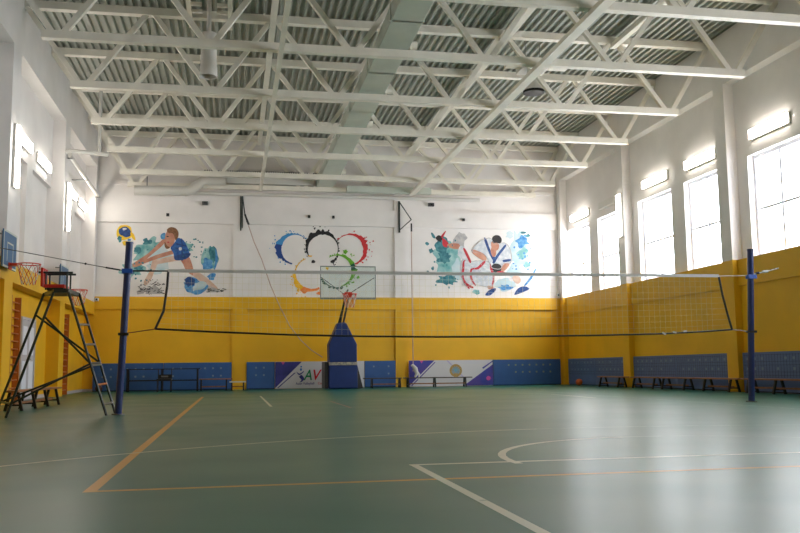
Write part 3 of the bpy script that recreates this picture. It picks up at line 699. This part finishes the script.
tb_('cross_tube', lerp(TRN, FRN, .89), lerp(TRF, FRF, .89), .016)
tb_('cross_tube', lerp(TN, FN, .58), lerp(TF, FF, .58), .02)
tb_('brace', lerp(TRN, FRN, .89), lerp(TN, FN, .58), .016); tb_('brace', lerp(TRF, FRF, .89), lerp(TF, FF, .58), .016)
tb_('brace', lerp(TRN, FRN, .2), lerp(TN, FN, .58), .016); tb_('brace', lerp(TRF, FRF, .18), lerp(TF, FF, .58), .016)
q = [rel(TRN), rel(TN), rel(TF), rel(TRF)]
MB().add([(p_[0], p_[1], 1.87) for p_ in q]+[(p_[0], p_[1], 1.93) for p_ in q], [(3, 2, 1, 0), (4, 5, 6, 7), (0, 1, 5, 4), (1, 2, 6, 5), (2, 3, 7, 6), (3, 0, 4, 7)], DGREEN).build('platform', u)
MB().box(-.24, .06, -.2, .2, 1.96, 2.01, RED).box(-.2, .04, -.16, .16, 1.92, 1.96, DGREEN).build('seat', u)
b = MB()
for y in (-.19, -.05, .09): b.box(-.29, -.26, y, y+.1, 1.98, 2.27, RED)
b.build('backrest', u)
for y, l in ((-.14, 'near'), (.14, 'far')):
    MB().tube([rel((-2.98, 14.35+y, 2.2)), rel((-2.48, 14.35+y, 2.2))], .016, DGREEN, 8).tube([rel((-2.56, 14.35+y, 1.9)), rel((-2.56, 14.35+y, 2.2))], .014, DGREEN, 8).tube([rel((-2.87, 14.35+y, 1.93)), rel((-2.87, 14.35+y, 2.2))], .014, DGREEN, 8).build('armrest', u)

# ------------------------------------------------------------------ wall backboards
def hoop_net(parent, c, r=.225, h=.42, n=12, mats=(REDRIM, TAPE)):
    b = MB(); rr = lambda t: r*(1-.42*t); lv = 5
    for k in range(n):
        for dr in (-1, 1):
            pts = []
            for j in range(lv):
                t = j/(lv-1); a = 2*math.pi*(k+dr*j*.5)/n
                pts.append((c[0]+rr(t)*math.cos(a), c[1]+rr(t)*math.sin(a), c[2]-h*t))
            b.tube(pts, .006, mats[k % 2], 4, cap=False)
    b.build('net', parent)
def rim(parent, c, r=.225):
    b = MB(); b.tube([(c[0]+r*math.cos(2*math.pi*k/28), c[1]+r*math.sin(2*math.pi*k/28), c[2]) for k in range(29)], .012, REDRIM, 8, cap=False)
    return b
def side_board(y, label):
    o = empty('basketball_backboard', (-4.58, y, 2.8), label, 'basketball hoop', 'practice hoops on the left wall')
    bo = MB().box(-.03, 0, -.54, .54, 0, .76, BOARDB).build('board', o)
    MB().box(0, .003, -.54, .54, 0, .04, LINEW).box(0, .003, -.54, .54, .72, .76, LINEW).box(0, .003, -.54, -.5, .04, .72, LINEW).box(0, .003, .5, .54, .04, .72, LINEW)\
        .box(0, .003, -.25, .25, .5, .535, LINEW).box(0, .003, -.25, -.215, .14, .5, LINEW).box(0, .003, .215, .25, .14, .5, LINEW).build('target_lines', bo)
    rb = rim(o, (.38, 0, .1)); rb.box(0, .16, -.09, .09, .06, .115, REDRIM).box(0, .02, -.11, .11, -.02, .12, REDRIM); ro = rb.build('rim', o)
    hoop_net(ro, (.38, 0, .09))
    b = MB(); xw = -.155
    for s_ in (-.5, .5):
        for z in (.1, .66): b.tube([(-.03, s_, z), (xw, s_, z)], .016, GREYM, 8)
        b.tube([(-.04, s_, .04), (-.04, s_, .72)], .016, GREYM, 8)
    b.tube([(-.04, -.5, .66), (-.04, .5, .66)], .016, GREYM, 8)
    b.build('wall_bracket', o)
side_board(19.1, 'blue practice backboard with red rim on the left wall at the picture edge')
side_board(25.05, 'blue practice backboard with red rim behind the umpire chair')

# wall bars
def wall_bars(y, label, w=.9):
    o = empty('wall_bars', (XLr, y, 0), label, 'wall bars', 'orange wall bars in the left recesses')
    for s_ in (-1, 1): MB().box(0, .14, s_*w/2-.025, s_*w/2+.025, 0, 2.42, ORWOOD).build('upright', o)
    for k in range(13): MB().tube([(.1, -w/2, .14+k*.178), (.1, w/2, .14+k*.178)], .018, ORWOOD, 8).build('rung', o)
wall_bars(21.4, 'orange ladder-like wall bars left of the grey door', .85)
wall_bars(27.5, 'orange ladder-like wall bars in the far left recess', .95)

# ------------------------------------------------------------------ benches
def bench(x0, y0, x1, y1, legs, label, h=.34, w=.26, top=BENCHW, group='low benches along the walls'):
    a = math.atan2(y1-y0, x1-x0); L = math.hypot(x1-x0, y1-y0)
    o = empty('bench', (x0, y0, 0), label, 'bench', group, a)
    MB().box(0, L, -w/2, w/2, h-.035, h, top).build('seat', o, bevel=.006)
    for t in legs:
        b = MB()
        for s_ in (-1, 1): b.bar((t*L, s_*w*.28, h-.035), (t*L, s_*(w*.5+.02), 0), .05, .045, BLACK)
        b.bar((t*L, -w*.42, .1), (t*L, w*.42, .1), .03, .03, BLACK)
        b.build('leg', o)
    MB().box(legs[0]*L, legs[-1]*L, -.015, .015, .11, .15, BENCHW).build('stretcher', o)
XBN = 11.85
ORWB = mat('bench_brown', (156, 100, 62), .45, var=.12, scale=10)
bench(XBN, 27.2, XBN, 25.35, (.1, .85), 'orange-topped bench by the far right column, nearest the ball', top=ORWB)
bench(XBN, 24.75, XBN, 23.05, (.1, .85), 'orange-topped bench second from the ball along the right wall', top=ORWB)
bench(XBN, 22.95, XBN, 21.1, (.1, .75), 'orange-topped bench third from the ball along the right wall', top=ORWB)
bench(XBN, 20.95, XBN, 19.0, (.2, .8), 'orange-topped bench across the near right column', top=ORWB)
bench(XBN, 18.9, XBN, 16.3, (.1, .5, .9), 'orange-topped bench behind the right net post at picture edge', top=ORWB)
bench(-3.78, 16.2, -3.68, 19.6, (.06, .34, .62, .9), 'dark-legged bench left under the umpire chair and hoops', h=.36, w=.24)
bench(-1.15, 30.4, -.05, 30.4, (.06, .82), 'small bench left of the first yellow pilaster, beside the black table', h=.4, w=.26)
bench(-.15, 30.0, .4, 30.0, (.15, .85), 'tiny pale bench before the first yellow pilaster', h=.3, w=.24, top=LINEW)
bench(4.42, 30.3, 5.75, 30.3, (.22, .96), 'dark bench between the basketball stand and the second pilaster', h=.35, w=.28, top=DARKWOOD)
bench(5.85, 30.3, 8.3, 30.3, (.06, .45, .9), 'long dark bench in front of the emblem banner', h=.35, w=.28, top=DARKWOOD)

# black table frames and chair at the back left
t = empty('table', (-2.3, 30.3, 0), 'long narrow black table with a lower rail against the left blue pads', 'table')
MB().box(-1.2, 1.2, -.22, .22, .72, .75, BLACK).build('tabletop', t)
for x in (-1.15, -.05, 1.1):
    for y in (-.19, .19): MB().box(x-.025, x+.025, y-.025, y+.025, 0, .72, BLACK).build('leg', t)
MB().box(-1.12, 1.08, -.2, -.17, .34, .38, BLACK).build('rail', t); MB().box(-1.12, 1.08, .17, .2, .34, .38, BLACK).build('rail', t)
c = empty('chair', (-2.22, 29.55, 0), 'black metal chair standing before the long black table', 'chair')
MB().box(-.24, .24, -.22, .22, .38, .42, BLACK).build('seat', c, bevel=.01)
for x in (-.21, .21):
    MB().tube([(x, -.2, 0), (x, -.2, .38)], .015, BLACK).build('leg', c); MB().tube([(x, .2, 0), (x, .2, .74)], .015, BLACK).build('leg', c)
MB().box(-.22, .22, .17, .2, .42, .56, BLACK).box(-.12, .1, .165, .17, .47, .52, GREYM).build('backrest', c)
o = MB().box(-.18, .18, -.1, .1, 0, .05, PIPE).build('slipper_pair', loc=(-1.75, 29.6, 0)) if False else None

# balls
tag(MB().sphere((0, 0, .12), .12, BALL).build('basketball', loc=(11.9, 29.2, 0)), 'orange ball on the floor near the right corner', 'ball')
tag(MB().sphere((0, 0, .12), .12, BALL2).build('basketball', loc=(-4.45, 30.9, 0)), 'dark brown ball on the floor by the left end of the blue pads', 'ball')

# ------------------------------------------------------------------ basketball stand
s = empty('basketball_stand', (3.6, 29.4, 0), 'freestanding basketball stand with navy padded base and glass backboard', 'basketball stand')
base = MB().box(-.47, .5, 0, 1.3, .02, .8, NAVY); base.build('base_pad', s, bevel=.03)
MB().box(-.6, -.48, .12, 1.2, .02, .92, CAMD).build('side_pad', s, bevel=.02)
MB().add([(.505, .1, .02), (.72, .3, .02), (.72, 1.2, .02), (.505, 1.2, .02), (.505, .1, .78), (.505, 1.2, .78)], [(0, 3, 2, 1), (0, 1, 4), (1, 2, 5, 4), (2, 3, 5), (0, 4, 5, 3)], BLACK).build('ballast_cover', s)
MB().box(-.46, .48, -.02, .7, .8, .9, CREAM).build('strap', s)
up = [(-.46, .9), (-.47, 1.5), (-.17, 2.2), (-.12, 2.24), (.08, 2.24), (.13, 2.2), (.48, 1.5), (.48, .9)]
MB().prism(up, 0, .7, NAVY).build('tower_pad', s, bevel=.03)
for x, y in ((-.1, .45), (.06, .45)):
    MB().tube([(x, y, 2.18), (x*.6-.0, -1.3, 3.0)], .035, DGREEN if x < 0 else GREYM, 10).build('arm', s)
MB().tube([(-.03, .5, 2.2), (-.02, -1.0, 3.12), (-.02, -1.55, 3.2)], .025, CAMD, 10).build('arm', s)
bx = -.02; by = -1.6; z0 = 2.92; z1 = 3.95
bb = MB().box(bx-.88, bx+.88, by, by+.015, z0+.0, z1, BGLASS).build('glass_board', s); bb['label'] = 'clear glass backboard'
fm = MB(); FRM = mat('board_frame_grey', (120, 134, 132), .4)
for a in ((bx-.9, bx+.9, z0-.03, z0+.03), (bx-.9, bx+.9, z1-.015, z1+.015), (bx-.9, bx-.875, z0, z1), (bx+.875, bx+.9, z0, z1)): fm.box(a[0], a[1], by-.01, by+.025, a[2], a[3], FRM)
fm.build('board_frame', bb)
tl_ = MB()
for a in ((bx-.295, bx+.295, z0+.55, z0+.58), (bx-.295, bx+.295, z0+.13, z0+.155), (bx-.295, bx-.27, z0+.155, z0+.55), (bx+.27, bx+.295, z0+.155, z0+.55)): tl_.box(a[0], a[1], by-.014, by-.011, a[2], a[3], TAPE)
tl_.build('target_square', bb)
for s_ in (-1, 1): MB().tube([(bx+s_*.86, by+.06, z1-.35), (bx, by+.5, 3.05)], .012, CAMD, 8).build('board_brace', s)
rb = rim(s, (bx, by-.38, 3.03)); rb.box(bx-.08, bx+.08, by-.17, by-.01, 2.99, 3.05, REDRIM).box(bx-.12, bx+.12, by-.03, by-.01, 2.94, 3.12, REDRIM); ro = rb.build('rim', s)
hoop_net(ro, (bx, by-.38, 3.02), mats=(TAPE, REDRIM))

# ------------------------------------------------------------------ wall brackets, ropes, small devices
br = empty('rope_bracket', (.2, YB-.02, 5.62), 'folded dark steel rope bracket high on the left pilaster', 'bracket')
MB().box(-.04, .0, -.05, 0, 0, 1.38, DGREEN).box(.02, .05, -.05, 0, 0.1, 1.3, DGREEN).build('bracket_plate', br)
MB().tube([(.03, -.06, 1.3), (.12, -.3, .55), (.2, -.1, .3)], .02, DGREEN).build('swing_arm', br)
MB().tube([(.12, -.3, .55), (.26, -.3, .18)], .035, BLACK).build('grip', br)
br = empty('rope_bracket', (5.96, YB-.02, 5.65), 'open triangular dark rope bracket high on the right pilaster', 'bracket')
MB().box(-.04, .02, -.05, 0, 0, 1.18, DGREEN).build('bracket_plate', br)
MB().tube([(0, -.04, 1.15), (.38, -.35, .44)], .02, DGREEN).build('swing_arm', br)
MB().tube([(.38, -.35, .44), (0, -.04, .1)], .018, DGREEN).build('strut', br)
MB().tube([(.38, -.35, .3), (.38, -.35, .0)], .03, BLACK).build('grip', br)
o = MB().tube([(0, 0, 0), (.2, -.03, -.6), (.48, -.1, -1.25), (.78, -.2, -2.15), (1.1, -.3, -2.9), (1.44, -.5, -3.6), (1.8, -.75, -4.1), (2.15, -.95, -4.45), (2.52, -1.1, -4.7)], .017, ROPE, 8).build('climbing_rope', loc=(.45, YB-.3, 5.78))
tag(o, 'pale pink rope slung from the left bracket to the basketball stand', 'rope')
o = MB().tube([(0, 0, 0), (0.0, 0, -5.1)], .018, ROPE, 8).build('climbing_rope', loc=(6.34, YB-.35, 5.66))
tag(o, 'rope hanging straight down beside the second yellow pilaster', 'rope')
bg = empty('cloth_bundle', (6.4, YB-.35, .35), 'knotted white cloth bundle at the hanging rope end, above the bench', 'cloth')
MB().tube([(0, 0, 0), (.08, 0, .12), (.02, 0, .3), (-.08, 0, .42), (-.14, 0, .4)], [.03, .07, .09, .07, .03], TAPE, 10).build('folded_cloth', bg)
MB().tube([(.02, 0, .3), (.16, 0, .1), (.14, 0, -.1)], [.03, .04, .02], TAPE, 8).build('loose_end', bg)
def dev(x, y, z, w, h, d, label, m=CAMD, name='wall_speaker', cat='device'):
    o = empty(name, (x, y, z), label, cat)
    MB().box(-w/2, w/2, -d, 0, -h/2, h/2, m).build('device_body', o); MB().tube([(0, -d-.01, 0), (0, -d, 0)], min(w, h)*.3, BLACK, 12).build('lens', o)
dev(2.62, YB-.02, 6.18, .09, .1, .08, 'small dark box above the black ring, left of two', cat='camera', name='security_camera')
dev(3.5, YB-.02, 6.18, .09, .1, .08, 'small dark box above the red ring, right of two', cat='camera', name='security_camera')
dev(8.4, YB-.02, 6.18, .1, .1, .08, 'small dark box above the wrestlers mural', cat='camera', name='security_camera')
dev(-2.35, YB-.02, 6.14, .1, .1, .08, 'small dark box above the volleyball mural', cat='camera', name='security_camera')
dev(7.18, YB+.08, 6.74, .22, .12, .12, 'dark camera with pale case under the roof, right half of the mural wall', cat='camera', name='security_camera')
dev(-1.08, YB+.08, 6.6, .2, .12, .12, 'dark camera below the ventilation pipe elbow', cat='camera', name='security_camera')
dev(12.05, YB, 3.36, .12, .12, .1, 'tiny camera in the right corner on top of the yellow paint', TAPE, 'security_camera', 'camera')
dev(-4.66, YB, 3.14, .12, .1, .1, 'tiny white camera in the left corner just under the white paint', TAPE, 'security_camera', 'camera')

# ------------------------------------------------------------------ daylight
w = bpy.data.worlds.new('overcast_sky'); sc.world = w; w.use_nodes = True
bgn = w.node_tree.nodes['Background']; bgn.inputs[0].default_value = (.90, .95, 1, 1); bgn.inputs[1].default_value = 5.6
for i, (a, c) in enumerate(wins):
    l = bpy.data.lights.new('window_portal', 'AREA'); l.shape = 'RECTANGLE'; l.size = 5.78-ZW; l.size_y = c-a; l.cycles.is_portal = True
    o = bpy.data.objects.new('window_portal', l); COL.objects.link(o); o.location = (12.75, (a+c)/2, (ZW+5.78)/2); o.rotation_euler = (0, R(90), 0)

# ------------------------------------------------------------------ camera
F, YAW, PITCH, ROLL, CH = 873.17, .1879, .1166, .0116, .6558
def ray(px, py):
    X = px-400; Y = 266.5-py; c, s_ = math.cos(-ROLL), math.sin(-ROLL); X, Y = c*X-s_*Y, s_*X+c*Y
    xr, uu = X/F, Y/F; c, s_ = math.cos(PITCH), math.sin(PITCH); yf = c-s_*uu; z = s_+c*uu
    c, s_ = math.cos(YAW), math.sin(YAW); return Vector((c*xr+s_*yf, -s_*xr+c*yf, z))
fw = ray(400, 266.5); rt = (ray(401, 266.5)-fw).normalized(); uu = (ray(400, 265.5)-fw).normalized(); fw.normalize()
cam = bpy.data.cameras.new('camera'); cam.sensor_width = 36; cam.lens = F/800*36; cam.clip_end = 200; cam.clip_start = .05
co = bpy.data.objects.new('camera', cam); COL.objects.link(co)
M = Matrix((rt, uu, -fw)).transposed().to_4x4(); M.translation = (0, 0, CH); co.matrix_world = M
sc.camera = co

sc.view_settings.view_transform = 'Standard'; sc.view_settings.look = 'None'; sc.view_settings.gamma = 1; sc.view_settings.exposure = 1.48
sc.view_settings.use_curve_mapping = False
sc.cycles.use_denoising = True
sc.cycles.max_bounces = 10; sc.cycles.diffuse_bounces = 6; sc.cycles.transparent_max_bounces = 16
